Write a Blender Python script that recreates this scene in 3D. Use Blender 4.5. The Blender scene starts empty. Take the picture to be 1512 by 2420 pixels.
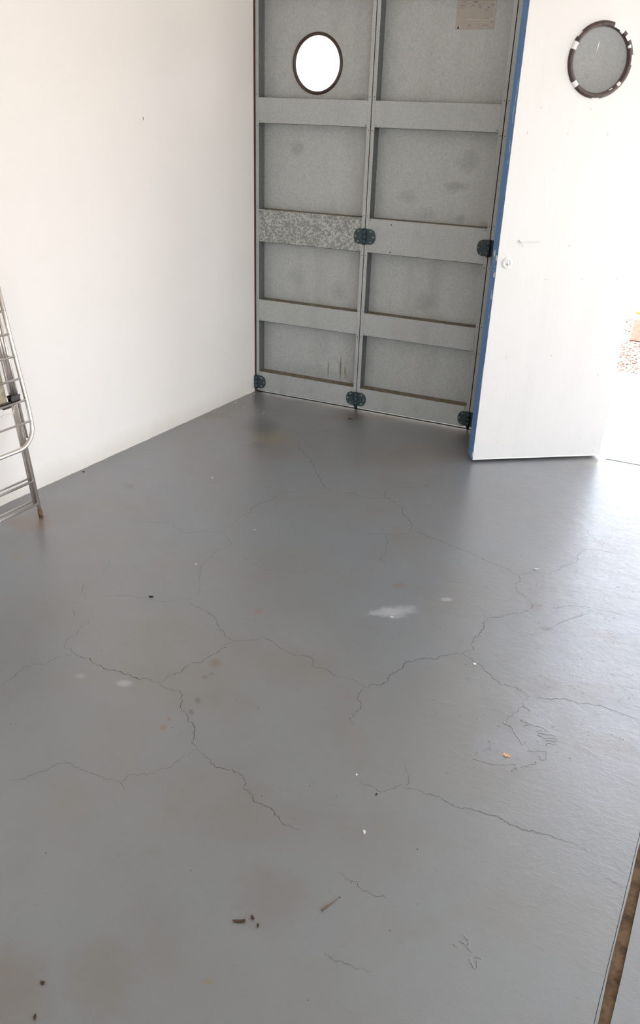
import bpy, bmesh, math, random
from mathutils import Vector, Matrix

scene = bpy.context.scene
COL = scene.collection
PI = math.pi

# ------------------------------------------------------------------ settings
EXPOSURE = 1.84
SKY, SKY_SAT, SUN = 0.35, 0.35, 6.0
SUN_AZ_DEG = 176
FLOOR_COL = (0.155, 0.166, 0.182, 1)
FLOOR_WARM = (0.160, 0.153, 0.148, 1)
FR_LO, FR_HI = 0.28, 0.4
WALL_RGB = (246, 240, 235)
GALV = (186, 189, 188)
BACK_FILL_OPEN, BACK_H = (3.3, 5.2), 2.3  # unseen rear opening, added to bring daylight onto the doors
RIGHT_FILL_OPEN = (-4.4, -0.6, 2.3)  # unseen right opening, added for side light on wall and floor
GARDEN_H = 0.75
CRACK_W = 0.85
FLOOR_SPEC = 0.9
COAT, COAT_R = 0.7, 0.3
STAIN_K = 1.15
LEAF_RGB = (226, 223, 220)

# ------------------------------------------------------------------ camera
cam_data = bpy.data.cameras.new('camera')
cam = bpy.data.objects.new('camera', cam_data)
COL.objects.link(cam)
cam_data.sensor_fit = 'HORIZONTAL'
cam_data.sensor_width = 36.0
cam_data.lens = 36.0 * 1904.0 / 1512.0
cam_data.clip_start = 0.02
_r = Vector((0.90462832, 0.42503314, 0.03153453))
_u = Vector((-0.2144518, 0.3899933, 0.89549743))
_f = Vector((-0.36831783, 0.81685498, -0.44394811))
m = Matrix(((_r.x, _u.x, -_f.x, 2.2768), (_r.y, _u.y, -_f.y, -4.048), (_r.z, _u.z, -_f.z, 1.5), (0, 0, 0, 1)))
cam.matrix_world = m
scene.camera = cam

# ------------------------------------------------------------------ exposure, sky, sun
scene.view_settings.view_transform = 'Standard'
scene.view_settings.look = 'None'
scene.view_settings.gamma = 1.0
scene.view_settings.use_curve_mapping = False
scene.view_settings.exposure = EXPOSURE

SUN_EL, SUN_AZ = math.radians(58), math.radians(SUN_AZ_DEG)      # azimuth from +X towards +Y
world = bpy.data.worlds.new('world')
scene.world = world
world.use_nodes = True
nt = world.node_tree
nt.nodes.clear()
sky = nt.nodes.new('ShaderNodeTexSky')
sky.sky_type = 'NISHITA'
sky.sun_disc = False
sky.sun_elevation = SUN_EL
sky.sun_rotation = PI / 2 - SUN_AZ
sky.air_density = 1.0
sky.dust_density = 2.5
hs = nt.nodes.new('ShaderNodeHueSaturation')
hs.inputs['Saturation'].default_value = SKY_SAT
bg = nt.nodes.new('ShaderNodeBackground')
bg.inputs['Strength'].default_value = SKY
out = nt.nodes.new('ShaderNodeOutputWorld')
nt.links.new(sky.outputs[0], hs.inputs['Color'])
nt.links.new(hs.outputs[0], bg.inputs[0])
nt.links.new(bg.outputs[0], out.inputs[0])

sun_data = bpy.data.lights.new('sun', 'SUN')
sun_data.energy = SUN
sun_data.angle = math.radians(0.6)
sun_data.color = (1.0, 0.95, 0.88)
sun = bpy.data.objects.new('sun', sun_data)
COL.objects.link(sun)
sd = Vector((math.cos(SUN_EL) * math.cos(SUN_AZ), math.cos(SUN_EL) * math.sin(SUN_AZ), math.sin(SUN_EL)))
sun.rotation_euler = sd.to_track_quat('Z', 'Y').to_euler()
sun.location = (6, 3, 8)

# ------------------------------------------------------------------ tables of places on the floor (metres)
CRACKS = [(1.0, [(0.7714, -1.6411), (0.769, -1.5884), (0.7713, -1.5338), (0.7679, -1.4765), (0.7795, -1.4297), (0.7663, -1.4026), (0.7746, -1.3443), (0.8082, -1.2729), (0.8011, -1.1901), (0.8625, -1.156), (0.9889, -1.101)]), (0.7, [(0.7714, -1.6411), (0.6959, -1.6699), (0.6452, -1.7139), (0.5963, -1.6932), (0.5388, -1.6761), (0.4215, -1.7146)]), (0.8, [(0.7714, -1.6411), (0.8154, -1.6657), (0.8492, -1.7064), (0.83, -1.7834), (0.8372, -1.8619), (0.8752, -1.971), (0.92, -2.0364), (0.9379, -2.0815), (0.9218, -2.116)]), (0.8, [(0.9218, -2.116), (0.8868, -2.1406), (0.8511, -2.1701), (0.7778, -2.1774), (0.7141, -2.1929), (0.6335, -2.2389)]), (1.2, [(0.9218, -2.116), (0.987, -2.1379), (1.0516, -2.1612), (1.1022, -2.2038), (1.1359, -2.2263), (1.1834, -2.247)]), (1.0, [(1.1834, -2.247), (1.2291, -2.2192), (1.257, -2.1863), (1.3126, -2.2048), (1.3741, -2.2226), (1.4211, -2.214), (1.4527, -2.2301), (1.4621, -2.2509), (1.5056, -2.2437), (1.5414, -2.2601), (1.5903, -2.2519), (1.6351, -2.2682)]), (1.2, [(1.1834, -2.247), (1.1756, -2.2918), (1.1696, -2.3259), (1.1542, -2.3859), (1.1232, -2.4198), (1.1253, -2.4511), (1.1062, -2.4838), (1.0971, -2.5264)]), (1.7, [(1.0971, -2.5264), (1.0545, -2.5275), (1.0242, -2.5377), (0.9815, -2.5419), (0.9235, -2.5471), (0.8498, -2.5294), (0.7839, -2.5253)]), (0.9, [(0.7839, -2.5253), (0.7546, -2.5792), (0.7495, -2.6054), (0.7064, -2.643), (0.7052, -2.6891), (0.7102, -2.7522)]), (0.9, [(0.7839, -2.5253), (0.7332, -2.5124), (0.7218, -2.4702), (0.7279, -2.4475), (0.7092, -2.3866)]), (0.8, [(0.6557, -2.3706), (0.6211, -2.3319)]), (0.8, [(0.6108, -2.2662), (0.5343, -2.1944)]), (1.3, [(1.0971, -2.5264), (1.129, -2.5381), (1.1786, -2.5359), (1.2037, -2.5648), (1.2086, -2.5827), (1.2402, -2.6015), (1.2573, -2.622), (1.2773, -2.6262), (1.3177, -2.6829), (1.3445, -2.7078)]), (1.2, [(1.3445, -2.7078), (1.3725, -2.717), (1.4114, -2.7329), (1.4468, -2.7341), (1.4961, -2.7336), (1.5164, -2.7633), (1.5511, -2.7768), (1.5726, -2.794), (1.6183, -2.7977), (1.6498, -2.8194), (1.6801, -2.8238), (1.7057, -2.8193)]), (0.8, [(1.3445, -2.7078), (1.3286, -2.7394), (1.3213, -2.7671), (1.3157, -2.7968), (1.2932, -2.8289), (1.2444, -2.8594), (1.2401, -2.892)]), (0.8, [(1.2401, -2.892), (1.1833, -2.8986), (1.1378, -2.8999), (1.0867, -2.8954), (1.0585, -2.9181), (1.0371, -2.9553), (1.0245, -2.986), (0.9881, -3.0124)]), (0.7, [(1.2401, -2.892), (1.2599, -2.9094)]), (0.5, [(0.9164, -1.7646), (0.968, -1.7825), (1.0606, -1.8121), (1.1618, -1.7888), (1.2303, -1.6948)]), (1.3, [(0.6133, -0.6585), (0.6724, -0.7207), (0.7471, -0.7821), (0.7587, -0.8147), (0.7925, -0.8505), (0.8613, -0.946), (0.918, -1.0248), (0.9816, -1.0819)]), (0.8, [(0.5796, -0.5462), (0.593, -0.5957), (0.6133, -0.6585)]), (1.3, [(0.9816, -1.0819), (1.0408, -1.062), (1.0813, -1.0473), (1.1194, -1.0644), (1.1918, -1.0545), (1.2336, -1.0188), (1.2937, -1.0646), (1.3301, -1.0997), (1.3576, -1.1545), (1.3911, -1.1815), (1.4127, -1.203), (1.4203, -1.264), (1.4294, -1.2718)]), (0.9, [(1.2194, -1.0267), (1.1969, -0.9414)]), (0.8, [(1.197, -0.9229), (1.2573, -0.876), (1.3435, -0.828), (1.3457, -0.7726), (1.367, -0.6769), (1.3528, -0.5979)]), (0.9, [(1.4294, -1.2718), (1.4201, -1.3022), (1.3843, -1.33), (1.3206, -1.3564), (1.2549, -1.4005)]), (0.9, [(1.3523, -1.3475), (1.379, -1.4006), (1.3941, -1.4519), (1.3993, -1.5162), (1.4363, -1.5848)]), (1.4, [(1.4294, -1.2718), (1.472, -1.2676), (1.5609, -1.2917), (1.6209, -1.3153), (1.6841, -1.3242), (1.7529, -1.3593), (1.8243, -1.3798), (1.8958, -1.4091)]), (1.1, [(1.8958, -1.4091), (1.9088, -1.4316), (1.9016, -1.4696), (1.9133, -1.5214), (1.9568, -1.5625), (1.9797, -1.5816)]), (0.8, [(1.8958, -1.4091), (1.9414, -1.3617), (1.9948, -1.3507), (2.0234, -1.2909), (2.0697, -1.2111), (2.0665, -1.1562), (2.0863, -1.0832), (2.1402, -1.058), (2.1982, -1.0658)]), (0.8, [(1.9797, -1.5816), (2.0147, -1.5707), (2.0514, -1.5697), (2.1101, -1.5278), (2.1729, -1.5099), (2.2512, -1.5062), (2.3301, -1.5089)]), (1.2, [(1.9797, -1.5816), (1.9836, -1.6178), (1.9597, -1.6605), (1.9109, -1.704), (1.8663, -1.7466)]), (0.7, [(1.8663, -1.7466), (1.8431, -1.7148), (1.8193, -1.6821)]), (1.4, [(1.8663, -1.7466), (1.8581, -1.7797), (1.8671, -1.8241), (1.862, -1.8611), (1.8595, -1.909), (1.8708, -1.9421), (1.85, -1.9696)]), (1.6, [(1.85, -1.9696), (1.7954, -2.0133), (1.7855, -2.0371), (1.7401, -2.0584), (1.7047, -2.0978), (1.7028, -2.1409), (1.6869, -2.1728), (1.6864, -2.2077), (1.6745, -2.2388), (1.6473, -2.2562), (1.6351, -2.2682)]), (1.0, [(1.6351, -2.2682), (1.6342, -2.3071), (1.6418, -2.33), (1.6624, -2.3664), (1.6549, -2.4108), (1.6733, -2.4311)]), (1.3, [(1.85, -1.9696), (1.8782, -1.9887), (1.927, -2.0181), (1.9614, -2.0532), (1.9903, -2.0725), (2.0445, -2.0703), (2.077, -2.0886)]), (1.1, [(2.077, -2.0886), (2.1269, -2.0736), (2.1851, -2.0543), (2.2498, -2.04), (2.2792, -2.0354), (2.3272, -2.0388), (2.3816, -2.0465)]), (0.8, [(2.077, -2.0886), (2.0681, -2.1201), (2.0706, -2.1453), (2.0471, -2.2037), (2.041, -2.2418)]), (0.5, [(1.6627, -2.0701), (1.7047, -2.0978)]), (0.6, [(1.8817, -0.7353), (1.9476, -0.819), (2.0271, -0.867), (2.0932, -0.9611), (2.1377, -1.0092), (2.144, -1.0559)]), (0.8, [(1.7665, -2.6161), (1.7994, -2.6181), (1.8173, -2.6266), (1.8407, -2.6131), (1.8555, -2.5912), (1.8733, -2.5821)]), (0.8, [(1.8733, -2.5821), (1.8722, -2.5499), (1.8519, -2.5095)]), (1.1, [(1.8753, -2.5875), (1.8946, -2.5809), (1.9294, -2.5839), (1.956, -2.5798), (1.985, -2.5845), (2.008, -2.5882), (2.0376, -2.5785), (2.0747, -2.5771), (2.1166, -2.5759), (2.1541, -2.581), (2.1853, -2.5832), (2.224, -2.5743), (2.2776, -2.5683), (2.3183, -2.5786)]), (0.7, [(1.8269, -2.891), (1.8727, -2.8929), (1.9002, -2.9065), (1.9261, -2.9085), (1.9525, -2.9001)]), (0.7, [(1.8798, -3.0728), (1.9118, -3.0809), (1.9289, -3.0774), (1.9528, -3.0795), (1.9811, -3.0704)]), (0.7, [(2.362, -2.6369), (2.4064, -2.6439)]), (0.5, [(0.5131, -2.0186), (0.5743, -2.1371)]), (0.6, [(2.0764, -1.6792), (2.1137, -1.6144), (2.1778, -1.5311)]), (0.5, [(1.99, -1.798), (2.0431, -1.7568), (2.1313, -1.5936), (2.177, -1.5256)])]
RIDGES = [[(2.0011, -2.4137), (2.0269, -2.4097), (2.058, -2.4037), (2.1073, -2.3767), (2.1137, -2.3945), (2.103, -2.4087)], [(2.1205, -2.3834), (2.1366, -2.3708), (2.1378, -2.3629), (2.1545, -2.3526), (2.1531, -2.3384)], [(2.1241, -2.3124), (2.1697, -2.2891), (2.1747, -2.3227), (2.1602, -2.3302), (2.1572, -2.3156)], [(2.1646, -2.2703), (2.1645, -2.2622), (2.1905, -2.2503)], [(2.1887, -2.2401), (2.1613, -2.2532)], [(2.1847, -2.2349), (2.1594, -2.2439), (2.1347, -2.2409)], [(2.1102, -2.2118), (2.0933, -2.2195)], [(2.0798, -2.2007), (2.1086, -2.2039), (2.1393, -2.2034), (2.1623, -2.2118)], [(2.0393, -2.2293), (2.0643, -2.242), (2.0835, -2.2721), (2.1076, -2.2986), (2.1147, -2.2757)], [(2.0723, -2.138), (2.0942, -2.151)], [(2.1291, -2.2288), (2.1421, -2.2172)], [(2.1333, -2.2342), (2.1795, -2.2228)], [(2.0185, -2.3201), (2.0286, -2.3295), (2.03, -2.3526)], [(2.0183, -2.3657), (2.0361, -2.3471)], [(2.002, -2.395), (2.0077, -2.3828), (2.0034, -2.378)], [(2.1206, -2.9127), (2.1339, -2.9187), (2.1354, -2.9366), (2.1487, -2.9402)], [(2.1168, -2.9304), (2.1303, -2.9309)], [(2.147, -2.9532), (2.1572, -2.971), (2.1629, -2.973), (2.1601, -2.9567)], [(2.1531, -2.9501), (2.1693, -2.9461)], [(2.1071, -2.9425), (2.1169, -2.9458)]]
STAINS = [(0.446, -0.632, 8.11, 4.37, 4.73, -8.24, 'moss', 0.75), (0.333, -0.526, 9.79, 5.4, 3.68, -6.36, 'dark', 0.45), (0.44, -0.756, 15.9, 8.85, 10.97, -19.21, 'dark', 0.5), (0.54, -0.764, 6.01, 3.2, 3.52, -6.19, 'brown', 0.35), (0.018, -0.495, 12.33, 7.67, 9.32, -15.98, 'brown', 0.7), (0.19, -1.475, 33.82, 25.64, 15.75, -28.3, 'brown', 0.6), (0.069, -1.947, 9.18, 8.56, 8.33, -15.24, 'rust', 0.6), (0.062, -1.874, 32.43, 29.54, 21.25, -38.73, 'rust', 0.8), (1.19, -2.372, 44.63, 27.71, 20.32, -38.93, 'brown', 0.75), (1.199, -2.443, 113.86, 72.47, 46.68, -89.74, 'brown', 0.9), (1.209, -2.42, 136.28, 85.24, 57.62, -110.69, 'brown', 0.9), (1.238, -2.541, 101.26, 65.5, 31.56, -61.0, 'dark', 0.6), (1.249, -2.59, 102.9, 67.57, 37.38, -72.44, 'dark', 0.6), (1.218, -2.679, 104.19, 73.08, 39.36, -76.53, 'rust', 0.7), (1.213, -2.643, 144.33, 99.77, 53.59, -104.02, 'rust', 0.6), (1.169, -2.065, 68.82, 38.29, 26.4, -49.86, 'rust', 0.6), (1.528, -1.691, 39.01, 14.36, 18.47, -34.6, 'brown', 0.5), (1.564, -1.85, 14.87, 5.59, 14.11, -26.64, 'pale', 0.75), (1.522, -1.899, 32.76, 13.03, 26.48, -50.05, 'pale', 0.6), (1.709, -1.695, 46.79, 14.43, 34.81, -65.48, 'pale', 0.6), (1.011, -2.574, 36.91, 28.19, 30.0, -57.77, 'pale', 0.6), (0.877, -2.606, 53.46, 44.9, 33.55, -64.49, 'pale', 0.3), (1.726, -3.01, 12.21, 6.57, 5.65, -11.29, 'brown', 0.3), (1.512, -3.315, 12.34, 10.0, 6.1, -12.31, 'brown', 0.35), (1.381, -3.399, 10.58, 10.19, 4.74, -9.57, 'brown', 0.45), (1.705, -3.229, 75.05, 47.43, 58.99, -119.07, 'moss', 0.6), (1.995, -1.589, 31.23, 6.43, 14.85, -28.0, 'brown', 0.5), (2.057, -1.723, 40.27, 7.83, 27.77, -52.73, 'dark', 0.5), (2.242, -1.647, 21.33, 2.75, 14.08, -26.76, 'brown', 0.5), (2.113, -2.013, 13.37, 2.6, 10.82, -20.84, 'brown', 0.4), (1.146, -0.533, 4.11, 1.47, 3.37, -5.95, 'brown', 0.35), (2.327, -2.183, 15.17, 1.86, 9.57, -18.68, 'brown', 0.45), (2.007, -0.139, 17.71, 2.44, 9.36, -16.59, 'conc', 0.8), (2.193, -0.954, 10.22, 1.21, 4.62, -8.52, 'brown', 0.3), (1.416, -2.273, 7.75, 3.9, 5.13, -9.83, 'brown', 0.3), (1.227, -2.494, 7.74, 4.94, 4.22, -8.13, 'brown', 0.2), (2.063, -2.328, 11.65, 2.82, 7.32, -14.28, 'bluey', 0.3), (2.122, -2.176, 18.84, 3.84, 5.41, -10.5, 'bluey', 0.3), (0.064, -1.821, 5.62, 5.02, 4.25, -7.73, 'brown', 0.3), (0.22, -2.173, 41.12, 39.3, 21.84, -40.5, 'moss', 0.5), (1.052, -2.497, 11.01, 7.91, 5.92, -11.37, 'brown', 0.2), (0.008, -0.321, 6.0, 3.6, 5.07, -8.63, 'brown', 0.35), (0.66, -0.144, 6.52, 2.83, 7.42, -12.73, 'brown', 0.5), (0.842, -0.063, 15.96, 6.17, 12.33, -21.2, 'rust', 0.5), (1.604, -2.827, 4.36, 2.4, 6.08, -12.02, 'brown', 0.18), (0.34, -1.624, 7.73, 5.77, 4.14, -7.52, 'brown', 0.15), (2.244, -1.989, 11.84, 1.71, 9.41, -18.17, 'brown', 0.35), (2.306, -1.564, 12.35, 1.3, 6.46, -12.26, 'bluey', 0.3)]

WALL_A = 0.0807
WDIR = Vector((-math.sin(WALL_A), -math.cos(WALL_A), 0))     # along the left wall, away from the doors

# ------------------------------------------------------------------ node helpers
def lin(r, g, b):
    def c(v):
        v /= 255.0
        return v / 12.92 if v <= 0.04045 else ((v + 0.055) / 1.055) ** 2.4
    return (c(r), c(g), c(b), 1)

class Mat:
    def __init__(self, name, col=(0.5, 0.5, 0.5, 1), rough=0.5, metal=0.0, spec=0.5):
        self.m = bpy.data.materials.new(name)
        self.m.use_nodes = True
        self.t = self.m.node_tree
        self.b = self.t.nodes['Principled BSDF']
        self.b.inputs['Base Color'].default_value = col
        self.b.inputs['Roughness'].default_value = rough
        self.b.inputs['Metallic'].default_value = metal
        self.b.inputs['Specular IOR Level'].default_value = spec
        self.tc = self.n('ShaderNodeTexCoord')
        self.co = self.tc.outputs['Object']
        self.col = None
        self.base = col
    def n(self, kind, **kw):
        x = self.t.nodes.new(kind)
        for k, v in kw.items():
            setattr(x, k, v)
        return x
    def l(self, a, b):
        self.t.links.new(a, b)
    def noise(self, scale, detail=4, rough=0.55, vec=None, dist=0.0, color=False):
        x = self.n('ShaderNodeTexNoise')
        x.inputs['Scale'].default_value = scale
        x.inputs['Detail'].default_value = detail
        x.inputs['Roughness'].default_value = rough
        x.inputs['Distortion'].default_value = dist
        self.l(vec or self.co, x.inputs['Vector'])
        return x.outputs['Color' if color else 'Fac']
    def ramp(self, fac, a, b, lo=0.0, hi=1.0):
        x = self.n('ShaderNodeMapRange')
        x.inputs['From Min'].default_value = a
        x.inputs['From Max'].default_value = b
        x.inputs['To Min'].default_value = lo
        x.inputs['To Max'].default_value = hi
        self.l(fac, x.inputs['Value'])
        return x.outputs[0]
    def math(self, op, a, b):
        x = self.n('ShaderNodeMath', operation=op)
        for i, v in enumerate((a, b)):
            if isinstance(v, (int, float)):
                x.inputs[i].default_value = v
            else:
                self.l(v, x.inputs[i])
        return x.outputs[0]
    def stretch(self, sx, sy, sz):
        x = self.n('ShaderNodeMapping')
        x.inputs['Scale'].default_value = (sx, sy, sz)
        self.l(self.co, x.inputs['Vector'])
        return x.outputs[0]
    def mix(self, fac, color):
        x = self.n('ShaderNodeMix', data_type='RGBA')
        if isinstance(fac, (int, float)):
            x.inputs[0].default_value = fac
        else:
            self.l(fac, x.inputs[0])
        if self.col is None:
            x.inputs[6].default_value = self.base
        else:
            self.l(self.col, x.inputs[6])
        if isinstance(color, tuple):
            x.inputs[7].default_value = color
        else:
            self.l(color, x.inputs[7])
        self.col = x.outputs[2]
        return self
    def bump(self, h, strength=0.2, dist=0.002):
        x = self.n('ShaderNodeBump')
        x.inputs['Strength'].default_value = strength
        x.inputs['Distance'].default_value = dist
        self.l(h, x.inputs['Height'])
        if self.b.inputs['Normal'].is_linked:
            self.l(self.b.inputs['Normal'].links[0].from_socket, x.inputs['Normal'])
        self.l(x.outputs[0], self.b.inputs['Normal'])
        return self
    def blob(self, vec, cx, cy, a, b, c, d, strength, axes='XY', soft=0.55):
        """soft-edged stain: elliptical mask (matrix a b / c d) around cx, cy"""
        s = self.n('ShaderNodeSeparateXYZ')
        self.l(vec, s.inputs[0])
        X = self.math('SUBTRACT', s.outputs[axes[0]], cx)
        Y = self.math('SUBTRACT', s.outputs[axes[1]], cy)
        p = self.math('ADD', self.math('MULTIPLY', X, a), self.math('MULTIPLY', Y, b))
        q = self.math('ADD', self.math('MULTIPLY', X, c), self.math('MULTIPLY', Y, d))
        r2 = self.math('ADD', self.math('MULTIPLY', p, p), self.math('MULTIPLY', q, q))
        return self.ramp(r2, 1.0 + soft, max(0.02, 1.0 - soft * 1.6), 0.0, strength)
    def warp(self, scale, amt):
        n = self.noise(scale, 4, 0.65, color=True)
        s = self.n('ShaderNodeVectorMath', operation='SUBTRACT')
        self.l(n, s.inputs[0]); s.inputs[1].default_value = (0.5, 0.5, 0.5)
        k = self.n('ShaderNodeVectorMath', operation='SCALE')
        self.l(s.outputs[0], k.inputs[0]); k.inputs['Scale'].default_value = amt
        a = self.n('ShaderNodeVectorMath', operation='ADD')
        self.l(self.co, a.inputs[0]); self.l(k.outputs[0], a.inputs[1])
        return a.outputs[0]
    def done(self):
        if self.col is not None:
            self.l(self.col, self.b.inputs['Base Color'])
        return self.m

# ------------------------------------------------------------------ materials
def mat_floor():
    M = Mat('grey_floor_paint', FLOOR_COL, 0.4, 0, FLOOR_SPEC)
    M.mix(M.ramp(M.noise(1.1, 3), 0.38, 0.62, 0, 0.7), FLOOR_WARM)
    M.mix(M.ramp(M.noise(3.3, 5, 0.6), 0.52, 0.75, 0, 0.3), tuple(c * 1.12 for c in FLOOR_COL[:3]) + (1,))
    M.mix(M.ramp(M.noise(14, 6, 0.7), 0.56, 0.76, 0, 0.4), lin(98, 92, 86))
    M.mix(M.ramp(M.noise(1, 5, 0.7, vec=M.stretch(22, 48, 22)), 0.62, 0.74, 0, 0.5), lin(90, 84, 78))
    M.mix(M.ramp(M.noise(4.5, 4, 0.6), 0.5, 0.7, 0, 0.35), lin(102, 95, 88))
    M.mix(M.ramp(M.noise(70, 5, 0.7), 0.66, 0.76, 0, 0.45), lin(92, 88, 84))
    M.mix(M.ramp(M.noise(430, 2, 0.5), 0.3, 0.7, 0, 0.14), lin(150, 152, 152))
    w = M.warp(26, 0.06)
    big = M.co; M.co = w; w = M.warp(7, 0.13); M.co = big
    wsm = M.warp(90, 0.018)
    pal = {'moss': lin(118, 108, 82), 'dark': lin(70, 68, 62), 'brown': lin(104, 92, 82), 'rust': lin(122, 88, 66),
           'pale': lin(163, 165, 168), 'conc': lin(140, 135, 128), 'bluey': lin(134, 138, 150)}
    for cx, cy, a, b, c, d, k, s in STAINS:
        M.mix(M.blob(w if math.hypot(a, b) < 45 else wsm, cx, cy, a, b, c, d, min(1, s * STAIN_K)), pal[k])
    M.b.inputs['Coat Weight'].default_value = COAT
    M.b.inputs['Coat Roughness'].default_value = COAT_R
    M.b.inputs['Coat IOR'].default_value = 1.6
    # roughness: worn, uneven gloss
    r = M.math('ADD', M.ramp(M.noise(5, 6, 0.65), 0.3, 0.75, FR_LO, FR_HI), M.ramp(M.noise(60, 4, 0.6), 0.35, 0.7, 0.0, 0.08))
    M.l(r, M.b.inputs['Roughness'])
    # the slab is trowelled rougher towards the open doorway
    s = M.n('ShaderNodeSeparateXYZ'); M.l(M.co, s.inputs[0])
    rough_zone = M.ramp(M.math('ADD', s.outputs['X'], M.math('MULTIPLY', M.noise(2.2, 3), 0.7)), 1.95, 2.75, 0.06, 1.0)
    rough_zone = M.math('MULTIPLY', rough_zone, M.ramp(s.outputs['Y'], -2.9, -1.5, 0.22, 1.0))
    h = M.math('MULTIPLY', M.noise(38, 7, 0.68, dist=0.6), rough_zone)
    M.bump(h, 0.55, 0.006)
    vv = M.stretch(16, 60, 16)
    M.bump(M.math('MULTIPLY', M.ramp(M.noise(1.0, 5, 0.7, vec=vv, dist=1.0), 0.52, 0.7), rough_zone), 0.36, 0.003)
    M.bump(M.math('MULTIPLY', M.noise(16, 3, 0.5), rough_zone), 0.3, 0.012)
    M.bump(M.noise(6, 3, 0.5), 0.12, 0.012)
    return M.done()

def galv(name, blobs=(), base=GALV, metal=0.2, rough=0.5, drips=()):
    M = Mat(name, lin(*base), rough, metal, 0.4)
    v = M.n('ShaderNodeTexVoronoi'); v.inputs['Scale'].default_value = 55
    M.l(M.warp(30, 0.03), v.inputs['Vector'])
    M.mix(M.ramp(v.outputs['Distance'], 0.1, 0.75, 0.0, 0.22), lin(base[0] + 22, base[1] + 22, base[2] + 20))
    M.mix(M.ramp(M.noise(120, 4, 0.7), 0.42, 0.68, 0, 0.5), lin(base[0] - 34, base[1] - 35, base[2] - 35))
    st = M.stretch(9, 9, 1.4)
    M.mix(M.ramp(M.noise(1.0, 5, 0.6, vec=st), 0.5, 0.75, 0, 0.4), lin(base[0] - 22, base[1] - 26, base[2] - 30))
    M.mix(M.ramp(M.noise(9, 5, 0.6), 0.58, 0.74, 0, 0.4), lin(base[0] - 30, base[1] - 27, base[2] - 24))
    M.mix(M.ramp(M.noise(34, 5, 0.75), 0.68, 0.78, 0, 0.5), lin(112, 98, 82))
    w = M.warp(22, 0.055)
    for x, z, rx, rz, s in blobs:
        M.mix(M.blob(w, x, z, 1 / rx, 0, 0, 1 / rz, s * 0.5, 'XZ'), lin(104, 106, 106))
    w2 = M.warp(60, 0.012)
    for x, z, rx, rz, s in drips:
        M.mix(M.blob(w2, x, z, 1 / rx, 0, 0, 1 / rz, s, 'XZ'), lin(122, 112, 80))
    M.l(M.ramp(M.noise(40, 4), 0.3, 0.7, rough - 0.08, rough + 0.12), M.b.inputs['Roughness'])
    M.bump(M.noise(160, 4, 0.6), 0.1, 0.001)
    return M.done()

def mat_spangle():
    M = Mat('bright_spangled_zinc', lin(140, 141, 137), 0.42, 0.35, 0.5)
    v = M.n('ShaderNodeTexVoronoi'); v.inputs['Scale'].default_value = 125
    M.l(M.warp(60, 0.03), v.inputs['Vector'])
    s = M.n('ShaderNodeSeparateColor'); M.l(v.outputs['Color'], s.inputs[0])
    M.mix(M.ramp(s.outputs[0], 0.5, 0.62, 0, 0.85), lin(196, 199, 196))
    M.mix(M.ramp(s.outputs[1], 0.6, 0.9, 0, 0.5), lin(168, 171, 168))
    M.mix(M.ramp(M.noise(18, 4), 0.5, 0.62, 0, 0.6), lin(136, 137, 133))
    return M.done()

def mat_plain(name, col, rough=0.5, metal=0.0, var=0.15, scale=20, bump=0.0, spec=0.5, bscale=60):
    M = Mat(name, lin(*col), rough, metal, spec)
    M.mix(M.ramp(M.noise(scale, 5, 0.6), 0.4, 0.75, 0, 1.0), lin(*[max(0, c * (1 - var)) for c in col]))
    if bump:
        M.bump(M.noise(bscale, 5, 0.6), bump, 0.003)
    return M.done()

def mat_wall():
    M = Mat('white_wall_paint', lin(*WALL_RGB), 0.75, 0, 0.25)
    M.mix(M.ramp(M.noise(1.2, 4), 0.4, 0.7, 0, 0.5), lin(WALL_RGB[0] - 3, WALL_RGB[1] - 5, WALL_RGB[2] - 8))
    # rising damp stains and scuffs along the foot of the wall
    s = M.n('ShaderNodeSeparateXYZ'); M.l(M.co, s.inputs[0])
    low = M.ramp(M.math('ADD', s.outputs['Z'], M.math('MULTIPLY', M.noise(5, 5, 0.7), 0.12)), 0.16, 0.05)
    M.mix(M.math('MULTIPLY', low, 0.5), lin(212, 204, 186))
    M.mix(M.ramp(M.noise(45, 3, 0.8), 0.76, 0.79, 0, 0.5), lin(180, 172, 160))
    M.bump(M.noise(9, 4, 0.5), 0.2, 0.012)
    M.bump(M.noise(130, 4, 0.6), 0.12, 0.001)
    return M.done()

def mat_white_leaf():
    M = Mat('white_door_paint', lin(*LEAF_RGB), 0.42, 0, 0.4)
    st = M.stretch(7, 7, 0.8)
    M.mix(M.ramp(M.noise(1, 5, 0.65, vec=st), 0.5, 0.8, 0, 0.5), lin(*[v - 9 for v in LEAF_RGB]))
    M.mix(M.ramp(M.noise(55, 4, 0.8), 0.75, 0.79, 0, 0.35), lin(196, 190, 186))
    M.bump(M.noise(1, 6, 0.6, vec=M.stretch(55, 55, 5)), 0.16, 0.003)
    M.bump(M.noise(4, 3), 0.12, 0.02)
    return M.done()

def mat_blue():
    M = Mat('blue_edge_paint', lin(94, 134, 184), 0.5, 0, 0.4)
    M.mix(M.ramp(M.noise(1, 5, 0.7, vec=M.stretch(30, 30, 5)), 0.5, 0.75, 0, 0.55), lin(118, 144, 178))
    M.mix(M.ramp(M.noise(1, 5, 0.75, vec=M.stretch(60, 60, 12)), 0.69, 0.71, 0, 0.9), lin(190, 200, 205))
    return M.done()

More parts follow.
